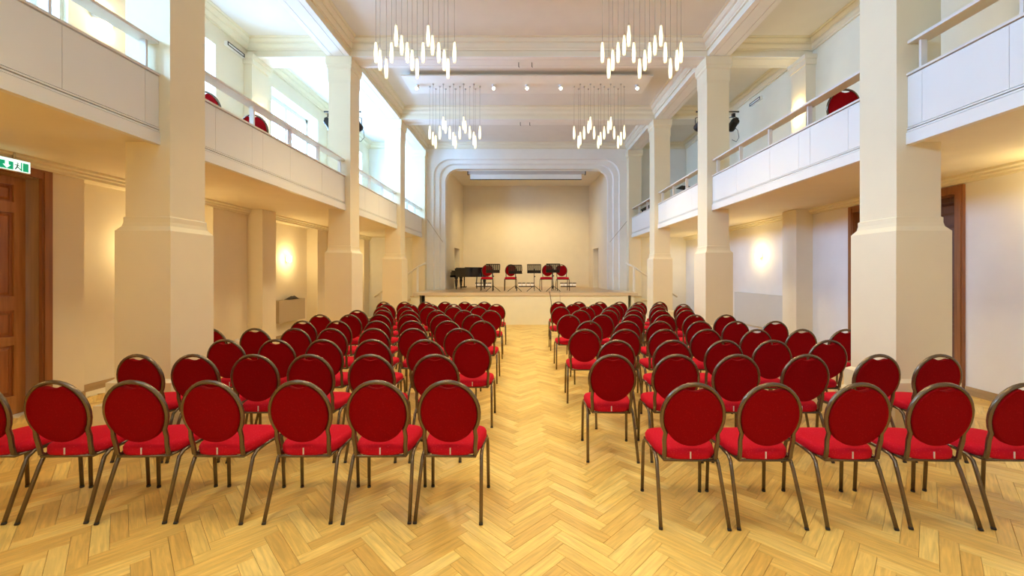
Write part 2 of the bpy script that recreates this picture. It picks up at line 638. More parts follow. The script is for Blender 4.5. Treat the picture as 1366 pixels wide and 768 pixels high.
def coffer(x0, x1, y0, y1, i):
    rings = []
    for d, z in PROF:
        rings.append([(x0 + d, y0 + d, z), (x1 - d, y0 + d, z), (x1 - d, y1 - d, z), (x0 + d, y1 - d, z)])
    o = MB().rings(rings, cap=False, smooth=False).build('trim_%d' % i, M['moulding'])
    tag(o, kind='structure')


k = 1
ybays = [(YB, CY[0])] + [(CY[i] + CW, CY[i + 1]) for i in range(3)] + [(CY[3] + CW, YP)]
for (x0, x1) in ((XL, CL - CW), (CL, CR), (CR + CW, XR)):
    for (y0, y1) in ybays:
        coffer(x0, x1, y0, y1, k); k += 1


# ---------------------------------------------------------------- columns
def column(x0, y0, lab):
    x1, y1 = x0 + CW, y0 + CW
    t = empty('column', ((x0 + x1) / 2, (y0 + y1) / 2, 0))
    tag(t, lab, 'column', kind='structure')
    h = CW / 2

    def sq(d, z): return [(-h - d, -h - d, z), (h + d, -h - d, z), (h + d, h + d, z), (-h - d, h + d, z)]
    MB().rings([sq(.16, 0), sq(.16, .33), sq(.10, .35), sq(.10, .54), sq(.055, .57)], smooth=False).build('plinth', M['column'], t)
    MB().rings([sq(.055, .55), sq(.055, 2.05), sq(.02, 2.10), sq(.012, 2.14), sq(.012, 2.19), sq(0, 2.20)], smooth=False).build('base', M['column'], t)
    MB().rings([sq(0, 2.18), sq(0, 5.55), sq(.012, 5.62), sq(.012, 5.86)], smooth=False).build('shaft', M['column'], t)
    MB().rings([sq(.012, 5.84), sq(.03, 5.86), sq(.03, 5.91), sq(.045, 5.93), sq(.045, 6.08), sq(.03, 6.10)], smooth=False).build('capital', M['column'], t)
    return t


ordn = ['at the camera', 'nearest to the camera', 'second from the camera', 'third from the camera']
for y, nm in zip(CY, ordn):
    column(CL - CW, y, 'square cream column on the left side, ' + nm)
    column(CR, y, 'square cream column on the right side, ' + nm)

# ---------------------------------------------------------------- balconies
PT = 3.64
POSTS = [0.6, 1.5, 2.35, 3.2, 4.02, 4.72, 5.62, 6.52, 7.40, 8.27, 8.95, 9.86, 10.74, 11.58, 12.3, 13.05, 13.95, 14.72]
JOINTS = {0: [0.9, 1.9, 3.24, 3.95], 1: [4.85, 5.50, 5.73, 6.40, 7.40], 2: [9.4, 10.3, 11.1], 3: [12.8, 13.6], -1: []}


def balcony(side):
    xf = -3.70 if side < 0 else 3.88        # outer face towards the hall
    xw = XL if side < 0 else XR
    sd = -side                              # direction towards the hall (+x on left)
    lab = 'balcony with pale panelled parapet and flat handrail along the ' + ('left' if side < 0 else 'right') + ' side of the hall'
    t = empty('balcony', (0, 0, 0))
    tag(t, lab, 'balcony', kind='structure')

    def bx(a, b3, *r):
        lo, hi = sorted((a, b3)); return MB().box(lo, hi, *r)
    bx(xf - sd * .05, xw, YB, YP, 2.955, 3.12).build('floor_slab', M['wall'], t)
    bays = [(YB, CY[0], -1)] + [(CY[i] + CW, CY[i + 1], i) for i in range(3)] + [(CY[3] + CW, YP, 3)]
    for (a, b3, i) in bays:
        js = [a] + [j for j in JOINTS[i]] + [b3]
        bx(xf - sd * .03, xf - sd * .08, a, b3, 2.95, 3.60).build('parapet_core', M['parapet'], t)
        for q in range(len(js) - 1):
            bx(xf, xf - sd * .03, js[q] + .002, js[q + 1] - .002, 3.10, 3.612).build('parapet_panel', M['parapet'], t)
        bx(xf + sd * .012, xf - sd * .10, a, b3, 3.622, 3.645).build('parapet_cap', M['rail'], t)
        m = bx(xf + sd * .015, xf - sd * .05, a, b3, 2.925, 3.045)
        bx2 = sorted((xf + sd * .006, xf - sd * .05))
        m.box(bx2[0], bx2[1], a, b3, 3.052, 3.068)
        m.box(bx2[0], bx2[1], a, b3, 3.078, 3.092)
        m.build('fascia', M['parapet'], t)
        bx(xf - sd * .0, xf - sd * .16, a, b3, 3.945, 3.975).build('handrail', M['rail'], t)
    for y in POSTS:
        if any(c < y < c + CW for c in CY): continue
        bx(xf - sd * .05, xf - sd * .11, y - .012, y + .012, 3.64, 3.95).build('railing_post', M['rail'], t)
    # cornice under the balcony along the aisle wall
    pr = [(0, 2.84), (.05, 2.84), (.05, 2.87), (.075, 2.885), (.075, 2.91), (.11, 2.925), (.11, 2.956)]
    m = MB()
    m.rings([[(xw + sd * d, YB, z) for d, z in pr], [(xw + sd * d, YP, z) for d, z in pr]], closed=False, cap=False, smooth=False)
    m.build('cornice', M['moulding'], t)


balcony(-1)
balcony(1)

# baseboards
o = MB().box(XR - .02, XR, YB, DR[0] - .1, 0, .11).box(XR - .02, XR, DR[1] + .1, 13.4, 0, .11).build('baseboard_right', M['skirt'])
tag(o, kind='structure')
m = MB().box(XL, XL + .02, YB, DL[0] - .1, 0, .10).box(XL, XL + .02, DL[1] + .1, NICHE[0][0], 0, .10)
for i, (a, b2) in enumerate(NICHE):
    m.box(XL - .30, XL - .28, a, b2, 0, .10)
for a, b2 in ((7.44, 9.2), (11.2, 12.55)):
    m.box(XL, XL + .02, a, b2, 0, .10)
o = m.build('baseboard_left', M['skirt'])
tag(o, kind='structure')


# ---------------------------------------------------------------- doors
def panel_door(name, xw, sx, y0, y1, zt, mat, framemat, leaves=2):
    """sx: direction into the hall"""
    d = empty(name, (xw, (y0 + y1) / 2, 0))
    tag(d, kind='structure')
    hw = (y1 - y0) / 2
    c = MB()
    for a in (-hw - .09, hw - .02):
        lo, hi = sorted((0, sx * .035)); c.box(lo, hi, a, a + .11, 0, zt + .09)
        lo, hi = sorted((sx * .035, sx * .05)); c.box(lo, hi, a + .02, a + .06, 0, zt + .06)
    lo, hi = sorted((0, sx * .035)); c.box(lo, hi, -hw + .02, hw - .02, zt - .02, zt + .09)
    c.build('casing', framemat, d)
    j = MB()
    lo, hi = sorted((-sx * .16, 0))
    j.box(lo, hi, -hw - .001, -hw + .03, 0, zt); j.box(lo, hi, hw - .03, hw + .001, 0, zt); j.box(lo, hi, -hw, hw, zt - .03, zt)
    j.build('jamb', M['jamb'] if mat is M['door'] else framemat, d)
    lw = (2 * hw - .06) / leaves
    rows = [(.22, .80), (.90, 1.20), (1.36, 2.32), (2.44, 2.64)]
    for q in range(leaves):
        a = -hw + .03 + q * lw
        b3 = a + lw
        xo = -sx * .16
        lf = MB()
        lo, hi = sorted((xo - sx * .03, xo)); lf.box(lo, hi, a + .003, b3 - .003, .006, zt - .03)
        leaf = lf.build('leaf', mat, d)
        fr = MB(); lo, hi = sorted((xo, xo + sx * .02))
        ncol = 2
        st = .115
        cw = (lw - st * (ncol + 1)) / ncol
        for s in range(ncol + 1):
            yy = a + s * (cw + st)
            fr.box(lo, hi, yy + .004, yy + st - .004, .006, zt - .03)
        zz = [.006] + [v for r_ in rows for v in r_] + [zt - .03]
        for s in range(0, len(zz), 2):
            for cidx in range(ncol):
                yy = a + st + cidx * (cw + st)
                fr.box(lo, hi, yy - .004, yy + cw + .004, zz[s], zz[s + 1])
        fr.build('stiles', M['stile'] if mat is M['door'] else mat, leaf)
        for (za, zb) in rows:
            for cidx in range(ncol):
                yy = a + st + cidx * (cw + st)
                h0 = xo; h1 = xo + sx * .016
                pv = []
                for dd, xx in ((.02, h0), (.05, h1)):
                    pv.append([(xx, yy + dd, za + dd), (xx, yy + cw - dd, za + dd), (xx, yy + cw - dd, zb - dd), (xx, yy + dd, zb - dd)])
                MB().rings(pv, smooth=False).build('panel', mat, leaf)
        if q == 0:
            hy = b3 - .06
            hm = MB().box(*sorted((xo + sx * .02, xo + sx * .028)), hy - .02, hy + .02, .98, 1.22)
            hm.tube([(xo + sx * .02, hy, 1.1), (xo + sx * .07, hy, 1.1), (xo + sx * .07, hy - .11, 1.1)], .009, 8)
            hm.build('handle', M['steel'], leaf)
    return d


panel_door('door_1', XL, 1, DL[0], DL[1], DL[3], M['door'], M['doorframe'])
panel_door('door_2', XR, -1, DR[0], DR[1], DR[3], M['doordark'], M['doorframe'])

# ---------------------------------------------------------------- proscenium wall with stepped rounded arch
OC = .085


def arch(hw, zt, r, n=10):
    pts = [(OC - hw, 0.0)]
    for i in range(n + 1):
        q = math.pi - (math.pi / 2) * i / n
        pts.append((OC - hw + r + r * math.cos(q), zt - r + r * math.sin(q)))
    for i in range(n + 1):
        q = math.pi / 2 - (math.pi / 2) * i / n
        pts.append((OC + hw - r + r * math.cos(q), zt - r + r * math.sin(q)))
    pts.append((OC + hw, 0.0))
    return pts


A1 = arch(3.43, 5.84, .62); A2 = arch(3.23, 5.69, .55); A3 = arch(3.04, 5.53, .50)
outer = []
n = len(A1)
xo0, xo1, zo = XL - .4, XR + .4, 6.5
for i, (x, z) in enumerate(A1):     # matching points on the outer rectangle
    if i == 0: outer.append((xo0, 0.0))
    elif i == n - 1: outer.append((xo1, 0.0))
    else:
        half = (n - 2) // 2
        k_ = i - 1
        if k_ < half:
            f = k_ / (half - 1)
            outer.append((xo0, z + (zo - z) * min(1, f * 2)) if f < .5 else (xo0 + (x - xo0) * (f - .5) * 2, zo))
        else:
            f = (n - 2 - 1 - k_) / (half - 1)
            outer.append((xo1, z + (zo - z) * min(1, f * 2)) if f < .5 else (xo1 + (x - xo1) * (f - .5) * 2, zo))


def loop(pts, y): return [(x, y, z) for x, z in pts]


front = MB().rings([loop(outer, YP), loop(A1, YP), loop(A1, YP + .07), loop(arch(3.40, 5.81, .60), YP + .10), loop(A2, YP + .10), loop(A2, YP + .17), loop(arch(3.20, 5.66, .53), YP + .20),
                    loop(A3, YP + .20), loop(A3, YP + .42)], closed=False, cap=False, smooth=False)
wf = front.build('wall_front', M['white'])
tag(wf, 'white stage wall with a stepped round-cornered opening', 'wall', kind='structure')

# engaged half columns at the stage wall
for x0, nm in ((CL - CW, 'left'), (CR, 'right')):
    t = empty('pilaster', (x0 + CW / 2, YP - .15, 0))
    tag(t, 'flat plaster pilaster against the stage wall on the ' + nm, 'pilaster', kind='structure')
    h = CW / 2
    def sq(d, z): return [(-h - d, -.15 - d, z), (h + d, -.15 - d, z), (h + d, .15, z), (-h - d, .15, z)]
    MB().rings([sq(0, 0), sq(0, 5.86)], smooth=False).build('shaft', M['column'], t)
    MB().rings([sq(.01, 5.85), sq(.03, 5.87), sq(.03, 5.91), sq(.045, 5.93), sq(.045, 6.08)], smooth=False).build('capital', M['column'], t)

# stage room
zc_s = 5.64
HB = 2.88
m = MB()
m.add([(OC - 3.06, YP + .40, 0), (OC - HB, YS, 0), (OC - HB, YS, zc_s), (OC - 3.06, YP + .40, zc_s)], [(0, 1, 2, 3)])


def side_wall(nm, s, lab):
    def P(y, off=0):
        f = (y - YP - .40) / (YS - YP - .40)
        return (OC + s * (3.06 + (HB - 3.06) * f + off), y)
    ya, yb = 16.75, 17.75
    m = MB()
    def quad(y0, y1, z0, z1, t=.25):
        a, b3, c, d = P(y0), P(y1), P(y1, t), P(y0, t)
        m.prism([a, b3, c, d] if s < 0 else [a, d, c, b3], z0, z1)
    quad(YP + .40, ya, 0, zc_s); quad(yb, YS, 0, zc_s); quad(ya, yb, SH + 1.68, zc_s); quad(ya, yb, 0, SH)
    o = m.build(nm, M['wall'])
    tag(o, lab, 'wall', kind='structure')
    a, b3 = P(ya, .22), P(yb, .22)
    c, d = P(yb, .25), P(ya, .25)
    MB().prism([a, b3, c, d] if s < 0 else [a, d, c, b3], SH, SH + 1.7).build('door_leaf', M['screenbox'], o)


side_wall('wall_stage_left', -1, 'cream side wall of the stage behind the piano')
side_wall('wall_stage_right', 1, 'cream side wall of the stage on the right')
o = seg_box(OC - 3.4, OC + 3.4, YS, YS + .15, 0, 6).build('wall_stage_back', M['wall'])
tag(o, 'cream back wall of the stage', 'wall', kind='structure')
o = seg_box(OC - 3.4, OC + 3.4, YP + .40, YS + .15, zc_s, zc_s + .2).build('ceiling_stage', M['ceiling'])
tag(o, 'plaster ceiling above the stage', 'ceiling', kind='structure')
seg_box(OC - 3.5, OC + 3.5, YP + .40, YP + .42, 5.50, 6.3).build('lintel', M['white'], wf)

# stage platform
st = empty('stage', (0, SF, 0))
tag(st, 'raised cream stage platform with wooden top and thin projecting edge', 'stage', kind='structure')
MB().box(-3.16, 3.30, 0, .12, 0, SH - .09).build('front_panel', M['stagefront'], st)
MB().box(-3.50, -3.34, .02, 1.0, 0, SH - .09).build('side_block', M['stagefront'], st)
MB().box(-3.34, -3.16, .35, .45, 0, SH - .09).box(3.30, 3.50, .35, .45, 0, SH - .09).build('recess', M['cable'], st)
MB().box(3.40, 3.50, .02, 1.0, 0, SH - .09).build('side_block', M['stagefront'], st)
MB().box(-3.52, 3.60, -.03, YP - SF, SH - .09, SH).build('edge_slab', M['lip'], st)
MB().box(-2.99, 3.16, -.03 + .03, YS - SF, SH - .0005, SH + .004).build('stage_floor', M['stagefloor'], st)
MB().box(OC - 3.06, OC + 3.06, YP - SF, YS - SF, SH - .1, SH - .0008).build('stage_deck', M['lip'], st)


def stairs(side):
    s = side
    x0 = -3.50 if s < 0 else 3.60
    t = empty('staircase', (x0, 13.5, 0))
    tag(t, 'white side stairs with handrail going down from the stage on the ' + ('left' if s < 0 else 'right'), 'stairs', kind='structure')
    nst = 6; rise = SH / 7; run = .29
    for i in range(nst):
        z = SH - rise * (i + 1)
        a, b3 = sorted((s * run * i, s * run * (i + 1)))
        MB().box(a, b3, .0, 1.25, 0, z - .03).build('riser', M['stagefront'], t)
        a, b3 = sorted((s * run * i - s * .0, s * (run * (i + 1) + .02)))
        MB().box(a, b3, -.02, 1.25, z - .03, z).build('tread', M['lip'], t)
    # handrail: board from top post downwards
    xa, za = -s * .22, 1.95
    xb, zb = s * .14, 1.85 - .12
    xc, zc = s * 1.5, .85
    r = MB().tube([(xa, .0, 1.97), (s * .02, .0, 1.87), (xc, .0, zc)], .032, 4)
    r.build('handrail', M['white'], t)
    MB().box(s * .06 - .03, s * .06 + .03, -.025, .025, SH - .14 - .0, 1.84).build('post', M['white'], t)
    MB().box(s * 1.3 - .03, s * 1.3 + .03, -.025, .025, .16, 1.0).build('post', M['white'], t)


stairs(-1)
stairs(1)

# ---------------------------------------------------------------- projection screen
t = empty('projection_screen', (OC, 15.44, 5.39))
tag(t, 'white roll-down projection screen almost closed at the top of the stage', 'screen')
MB().box(-2.22, 2.22, -.07, .07, .02, .20).build('housing', M['screenbox'], t)
MB().box(-2.15, 2.10, -.004, .004, -.17, .04).build('screen_cloth', M['screen'], t)
MB().box(-2.15, 2.10, -.012, .012, -.19, -.165).build('bottom_bar', M['black'], t)
for x in (-2.25, 2.22):
    MB().box(x, x + .03, -.09, .09, 0, .24).build('bracket', M['cable'], t)


# ---------------------------------------------------------------- pendants and ceiling panels
def ceil_panel(yc, lab):
    t = empty('ceiling_panel', (0, yc, 6.33))
    tag(t, lab, 'ceiling panel')
    MB().box(-2.92, 3.05, -.47, .47, -.03, 0).build('board', M['white'], t)
    MB().box(-2.75, 2.90, -.32, .32, 0, .09).build('spacer', M['white'], t)
    return t


ceil_panel(10.05, 'flat white ceiling panel with spotlights between the second and third cross beams')
ceil_panel(6.45, 'flat white ceiling panel above the two nearer pendant groups')
PX = {10.05: [-2.66, -.76, .065, .90, 2.79], 6.45: [-2.66, -.76, .065, .90, 2.79]}
pos = ['leftmost', 'second from the left', 'middle', 'second from the right', 'rightmost']
for yc, wh in ((10.05, 'far'), (6.45, 'near')):
    for x, nm in zip(PX[yc], pos):
        t = empty('ceiling_spotlight', (x, yc, 6.30))
        tag(t, 'small white ceiling spotlight, %s of five on the %s ceiling panel' % (nm, wh), 'spotlight', 'ceiling spotlights')
        MB().lathe([(.045, 0), (.045, -.02), (.012, -.022), (.012, -.05)], sides=12).build('mount', M['socket'], t)
        hd = MB().lathe([(.04, .05), (.045, 0), (.04, -.06)], sides=12).xform(Matrix.Translation((0, 0, -.075)) @ Matrix.Rotation(R(-60), 4, 'X'))
        hd.build('head', M['socket'], t)
        MB().lathe([(.036, -.062), (.036, -.064)], sides=12).xform(Matrix.Translation((0, 0, -.075)) @ Matrix.Rotation(R(-60), 4, 'X')).build('lens', M['spotglow'], t)
        spot('spot_light', (x, yc - .10, 6.20), (x, yc - 1.0, 0), 60, WARM2, 100, .04)

shade = MB().lathe([(.010, .0), (.018, -.003), (.021, -.05), (.028, -.15), (.029, -.20), (.026, -.27), (.021, -.315), (.010, -.318)], sides=14).mesh('shade', M['glow'])
SEQ = [5.30, 5.11, 5.11, 5.30, 5.49, 5.49]
ROW = [0, -.13, .13]
NUM = ['first', 'second', 'third', 'fourth', 'fifth', 'sixth', 'seventh', 'eighth', 'ninth', 'tenth', 'eleventh', 'twelfth', 'thirteenth', 'fourteenth', 'fifteenth', 'sixteenth']
CLUS = [(-1.74, 6.45, 1, 'near left'), (1.87, 6.45, -1, 'near right'), (-1.74, 10.12, 1, 'far left'), (1.87, 10.12, -1, 'far right')]
cordm = {}
rose = MB().lathe([(.022, 0), (.022, -.02), (.006, -.028)], sides=10).mesh('ceiling_rose', M['steel'])
capm = MB().lathe([(.010, .03), (.014, .0), (.014, -.006)], sides=8).mesh('cap', M['steel'])
for (cx, cyy, sg, nm) in CLUS:
    for i in range(16):
        x = cx + sg * ((i - 7.5) * .0835 + (0, .03, -.045)[i % 3])
        y = cyy + ROW[i % 3]
        zt = SEQ[i % 6]
        t = empty('pendant_lamp', (x, y, 6.30))
        tag(t, 'slim glowing glass pendant, %s %s of the %s pendant group' % (NUM[i], 'from the left' if sg > 0 else 'from the right', nm), 'pendant lamp', 'pendants of the %s group' % nm)
        d = zt - 6.30
        if zt not in cordm:
            cordm[zt] = MB().tube([(0, 0, -.02), (0, 0, d + .02)], .0032, 5).mesh('cord', M['cord'])
        for meh, z in ((rose, 0), (cordm[zt], 0), (capm, d), (shade, d)):
            o = bpy.data.objects.new(meh.name.split('.')[0], meh)
            COL.objects.link(o); o.parent = t; o.location = (0, 0, z)
    spot('pendant_or_fill_light', (cx, cyy, 4.66), (cx, cyy, 0), 190 if cyy < 8 else 230, WARM2, 140 if cyy < 8 else 160, .16)

# spots added behind the frame to brighten the foreground, placed like further pendant groups
for cyy, pw in ((2.35, 185), (-1.6, 340)):
    for cx in (-1.74, 1.87):
        spot('pendant_or_fill_light', (cx, cyy, 4.8), (cx, cyy, 0), pw, WARM2, 112, .4)

# two short hooks under each cross beam
for y, z in ((8.57, 'second'), (11.95, 'third')):
    for x, nm in ((-.12, 'left'), (.16, 'right')):
        o = MB().tube([(x, y, ZB), (x, y, ZB - .09), (x + .015, y, ZB - .10)], .008, 6).build('ceiling_hook', M['cable'])
        tag(o, 'small %s hook under the %s cross beam' % (nm, z), 'hook')


# ---------------------------------------------------------------- sconces
def sconce_low(x, y, sx, lab, pw=21, z=1.98):
    t = empty('wall_lamp', (x, y, z))
    tag(t, lab, 'wall lamp')
    MB().box(*sorted((0, sx * .015)), -.04, .04, -.06, .06).build('wall_plate', M['steel'], t)
    MB().lathe([(.035, .09), (.055, .07), (.055, -.04), (.03, -.07)], cx=sx * .085, sides=14).build('glass_shade', M['sconce'], t)
    MB().tube([(0, 0, -.05), (sx * .085, 0, -.09)], .008, 6).build('arm', M['steel'], t)
    point('wall_lamp_light', (x + sx * .22, y, z + .02), pw, WARM, .07)


def sconce_up(x, y, sx, lab, pw=9, z=4.60):
    t = empty('wall_uplighter', (x, y, z))
    tag(t, lab, 'wall lamp')
    pr = []
    for zz, r in ((-.05, .085), (.05, .095)):
        pr.append([(sx * r * math.sin(q), r * 1.5 * math.cos(q), zz) for q in [math.pi * k / 8 for k in range(9)]])
    MB().rings(pr, smooth=True).build('shade', M['socket'], t)
    point('uplighter_light_up', (x + sx * .09, y, z + .12), pw, WARM, .04)
    point('uplighter_light_down', (x + sx * .09, y, z - .12), pw, WARM, .04)


sconce_low(XL - .30, 10.22, 1, 'glowing wall lamp in the left aisle above the radiator')
sconce_low(XL - .30, 6.35, 1, 'glowing wall lamp in the left aisle recess behind the nearest column')
sconce_low(XL - .30, 13.5, 1, 'glowing wall lamp at the far end of the left aisle')
sconce_low(XL, 2.0, 1, 'glowing wall lamp beside the panelled door near the camera')
sconce_low(XR, 10.15, -1, 'glowing wall lamp in the right aisle above the grey panel', 15, z=2.08)
sconce_low(XR, 4.3, -1, 'glowing wall lamp in the right aisle near the camera', 14, z=2.5)
sconce_low(XR, 13.6, -1, 'glowing wall lamp at the far end of the right aisle')
sconce_up(XL + .06, 5.42, 1, 'white uplighter glowing on the left gallery wall above the exit door', z=5.02)
sconce_up(XL + .17, 8.52, 1, 'white uplighter on the left gallery pilaster beside the window', z=4.85)
sconce_up(XR - .20, 8.50, -1, 'white uplighter glowing on the right gallery pilaster', z=4.98)
sconce_up(XR - .20, 4.32, -1, 'white uplighter on the right gallery pilaster nearest the camera')


# emergency luminaires near the gallery ceiling
for (x, y, s, nm) in ((XL, 7.95, 1, 'left'), (XR, 10.35, -1, 'right')):
    t = empty('emergency_luminaire', (x, y, 6.02))
    tag(t, 'narrow grey framed luminaire high on the %s gallery wall' % nm, 'wall lamp')
    MB().box(*sorted((0, s * .06)), -.24, .24, -.04, .04).build('body', M['socket'], t)
    f = MB()
    f.box(*sorted((s * .06, s * .07)), -.23, .23, -.035, -.022).box(*sorted((s * .06, s * .07)), -.23, .23, .022, .035)
    f.box(*sorted((s * .06, s * .07)), -.23, -.215, -.03, .03).box(*sorted((s * .06, s * .07)), .215, .23, -.03, .03)
    f.build('frame', M['cable'], t)


# ---------------------------------------------------------------- exit sign
t = empty('exit_sign', (-5.60, 4.26, 2.815))
tag(t, 'green lit exit sign with white down arrow above the panelled door', 'exit sign')
MB().box(-.025, .0, -.33, .33, -.07, .065).build('light_box', M['socket'], t)
MB().box(0, .003, -.325, .325, -.062, .062).build('face', M['signwhite'], t)
g = MB()
g.box(.003, .005, -.32, .172, -.055, .030)
g.box(.003, .005, .240, .250, -.055, .040)
g.box(.003, .005, .258, .308, -.055, .038)
g.build('green_fields', M['signgreen'], t)
a = MB()
a.add([(.0065, .115, -.05), (.0065, .150, -.012), (.0065, .130, -.012), (.0065, .130, .026), (.0065, .100, .026), (.0065, .100, -.012), (.0065, .080, -.012)], [(0, 1, 2, 3, 4, 5, 6)])
a.build('arrow', M['signwhite'], t)
r = MB()
r.tube([(.006, 0.208, .02), (.006, 0.211, .024)], .008, 6)
r.tube([(.006, 0.208, .012), (.006, 0.205, -.015), (.006, 0.188, -.045)], .005, 5)
r.tube([(.006, 0.205, -.015), (.006, 0.225, -.030), (.006, 0.238, -.045)], .005, 5)
r.tube([(.006, 0.183, .000), (.006, 0.208, .006), (.006, 0.228, -.004)], .004, 5)
r.build('running_figure', M['signdark'], t)
MB().box(-.02, -.005, -.2, -.18, .065, .135).box(-.02, -.005, .18, .2, .065, .135).build('hanger', M['steel'], t)


# ---------------------------------------------------------------- radiators
def radiator(x, y0, y1, z0, z1, s, depth, mat, lab):
    t = empty('radiator', (x, y0, z0))
    tag(t, lab, 'radiator')
    h = z1 - z0; w = y1 - y0
    a, b3 = sorted((s * .03, s * depth))
    MB().box(a, b3 if s > 0 else b3, .02, w - .02, .02, h - .012).build('body', mat, t)
    MB().box(*sorted((s * depth, s * (depth + .012))), 0, w, 0, h).build('front_panel', mat, t)
    m = MB().box(*sorted((s * .03, s * (depth + .004))), 0, .018, 0, h).box(*sorted((s * .03, s * (depth + .004))), w - .018, w, 0, h)
    m.build('side_cover', M['shadeside'] if mat is M['panel'] else mat, t)
    g_ = MB()
    n_ = int(w / .05)
    for i in range(n_):
        g_.box(*sorted((s * .04, s * (depth - .01))), .02 + i * .05, .04 + i * .05, h - .012, h)
    g_.build('top_grille', mat, t)
    MB().box(*sorted((-s * .0, s * .03)), w * .2, w * .2 + .04, .05, h - .05).box(*sorted((0, s * .03)), w * .8, w * .8 + .04, .05, h - .05).build('bracket', M['cable'], t)
    MB().tube([(s * depth * .5, -.04, .06), (s * depth * .5, -.04, -z0 + .0)], .01, 8).tube([(s * depth * .5, -.04, .06), (s * depth * .5, .02, .06)], .012, 8).build('pipe', mat, t)
    return t


radiator(XL - .30, 9.57, 10.70, .44, .975, 1, .21, M['radiator'], 'beige wall radiator hanging below the lit lamp in the left aisle')
radiator(XR, 9.02, 11.2, .30, 1.12, -1, .13, M['panel'], 'wide pale grey radiator panel on the right aisle wall')
o = MB()
vs = []
for i in range(7):
    yy = 10.05 + i * .075
    hz = .976 + [.0, .05, .085, .075, .09, .05, .0][i]
    vs.append([(-5.97, yy, .976), (-5.94, yy, hz * .6 + .976 * .4), (-5.88, yy, hz), (-5.83, yy, hz * .5 + .976 * .5), (-5.82, yy, .976)])
o.rings(vs)
o = o.build('folded_cloth', M['darkcloth'])
tag(o, 'dark folded cloth lying on top of the beige radiator', 'cloth')
t = empty('wall_socket', (XL, 8.04, .28))
tag(t, 'small white wall socket low on the left aisle wall', 'socket')
MB().box(0, .012, -.045, .045, -.045, .045).build('plate', M['socket'], t)
MB().box(.012, .05, -.02, .025, -.02, .02).build('plug', M['socket'], t)


# ---------------------------------------------------------------- gallery stage lights on the second columns
def stage_light(x, y, z, yaw, lab):
    t = empty('stage_spotlight', (x, y, z), yaw)
    tag(t, lab, 'spotlight')
    hd = MB().lathe([(.07, .12), (.085, .10), (.085, -.06), (.10, -.08), (.10, -.14)], sides=12).xform(Matrix.Rotation(R(70), 4, 'X'))
    hd.build('housing', M['black'], t)
    MB().tube([(-.11, 0, 0), (-.11, 0, .13), (0, 0, .17), (.11, 0, .13), (.11, 0, 0)], .009, 6).build('yoke', M['black'], t)
    MB().box(-.03, .03, -.03, .03, .15, .23).build('clamp', M['black'], t)
    MB().tube([(.05, .05, -.05), (.13, .06, -.12), (.15, .05, -.28), (.08, .03, -.38), (-.02, .02, -.34)], .006, 6).build('cable', M['cable'], t)


for (s, cx) in ((-1, CL - CW / 2), (1, CR + CW / 2)):
    nm = 'left' if s < 0 else 'right'
    y = 8.35 + CW + .10
    xo = .60 if s > 0 else .47
    o = MB().tube([(cx + s * (xo + .12), y, 5.18), (cx - s * .22, y, 5.18)], .018, 8).build('lighting_bar', M['black'])
    tag(o, 'short black bar for stage lights behind the second %s column' % nm, 'bar')
    stage_light(cx + s * xo, y, 4.91, 0, 'black stage spotlight facing the gallery at the second %s column' % nm)
    stage_light(cx - s * .125, y, 4.91, 0, 'black stage spotlight peeking out hallwards behind the second %s column' % nm)

# thin cables down the stage wall
for s, x0, x1, nm in ((-1, -3.57, -3.0, 'left'), (1, 3.83, 3.14, 'right')):
    pts = [(x0, YP - .32 if 0 else YP - .02, 3.62), (x0 + (x1 - x0) * .5, YP - .02, 3.20), (x1, YP - .015, 2.78)]
    o = MB().tube(pts, .009, 6).build('wall_cable', M['palecable'])
    tag(o, 'thin cable slanting down the stage wall on the %s' % nm, 'cable')

# ---------------------------------------------------------------- grand piano
S0 = SH + .004
t = empty('grand_piano', (-2.80, 15.35, S0))
tag(t, 'black grand piano with closed lid at the left of the stage', 'piano')


def pout(o=0.0, start=.16):
    p = [(start - o, -o), (.62, -o)]
    for i in range(7):
        f = i / 6
        p.append((.62 + .62 * f, -o + .30 * (1 - math.cos(math.pi * f)) / 1 * .5 + 0))
    p += [(1.32 + o, .36), (1.38 + o, .55), (1.38 + o, .95), (1.28, 1.25), (1.05, 1.38 + o), (start - o, 1.38 + o)]
    return p


MB().prism(pout(), .47, .80).build('case', M['lacquer'], t)
MB().prism(pout(.015, .22), .80, .825).prism(pout(.012, .55), .825, .845).build('lid', M['lacquer'], t)
MB().box(.0, .17, .0, .06, .46, .66).box(.0, .17, 1.32, 1.38, .46, .66).box(-.02, .20, .0, 1.38, .46, .53).build('key_bed', M['lacquer'], t)
MB().box(.02, .17, .08, 1.30, .60, .72).build('fallboard', M['lacquer'], t)
MB().prism([(.02, .0), (.62, .0), (1.0, .0), (1.0, .0)], 0, 0) if 0 else None
for (x, y) in ((.20, .10), (.20, 1.26), (1.22, .70)):
    MB().lathe([(.07, .50), (.07, .42), (.045, .38), (.065, .34), (.04, .12), (.03, .06), (.04, .05)], cx=x, cy=y, sides=8).lathe([(.02, .05), (.028, .03), (.02, 0)], cx=x, cy=y, sides=8).build('leg', M['lacquer'], t)
m = MB()
for yy in (.62, .76):
    m.tube([(.42, yy, .50), (.42, yy, .10)], .014, 6)
m.box(.32, .50, .54, .84, .05, .10)
for yy in (.63, .69, .75):
    m.box(.22, .33, yy - .012, yy + .012, .06, .07)
m.build('pedal_lyre', M['lacquer'], t)
MB().tube([(.98, .18, .49), (.96, .16, .22), (.98, .15, .03)], .02, 6).build('brace', M['lacquer'], t)


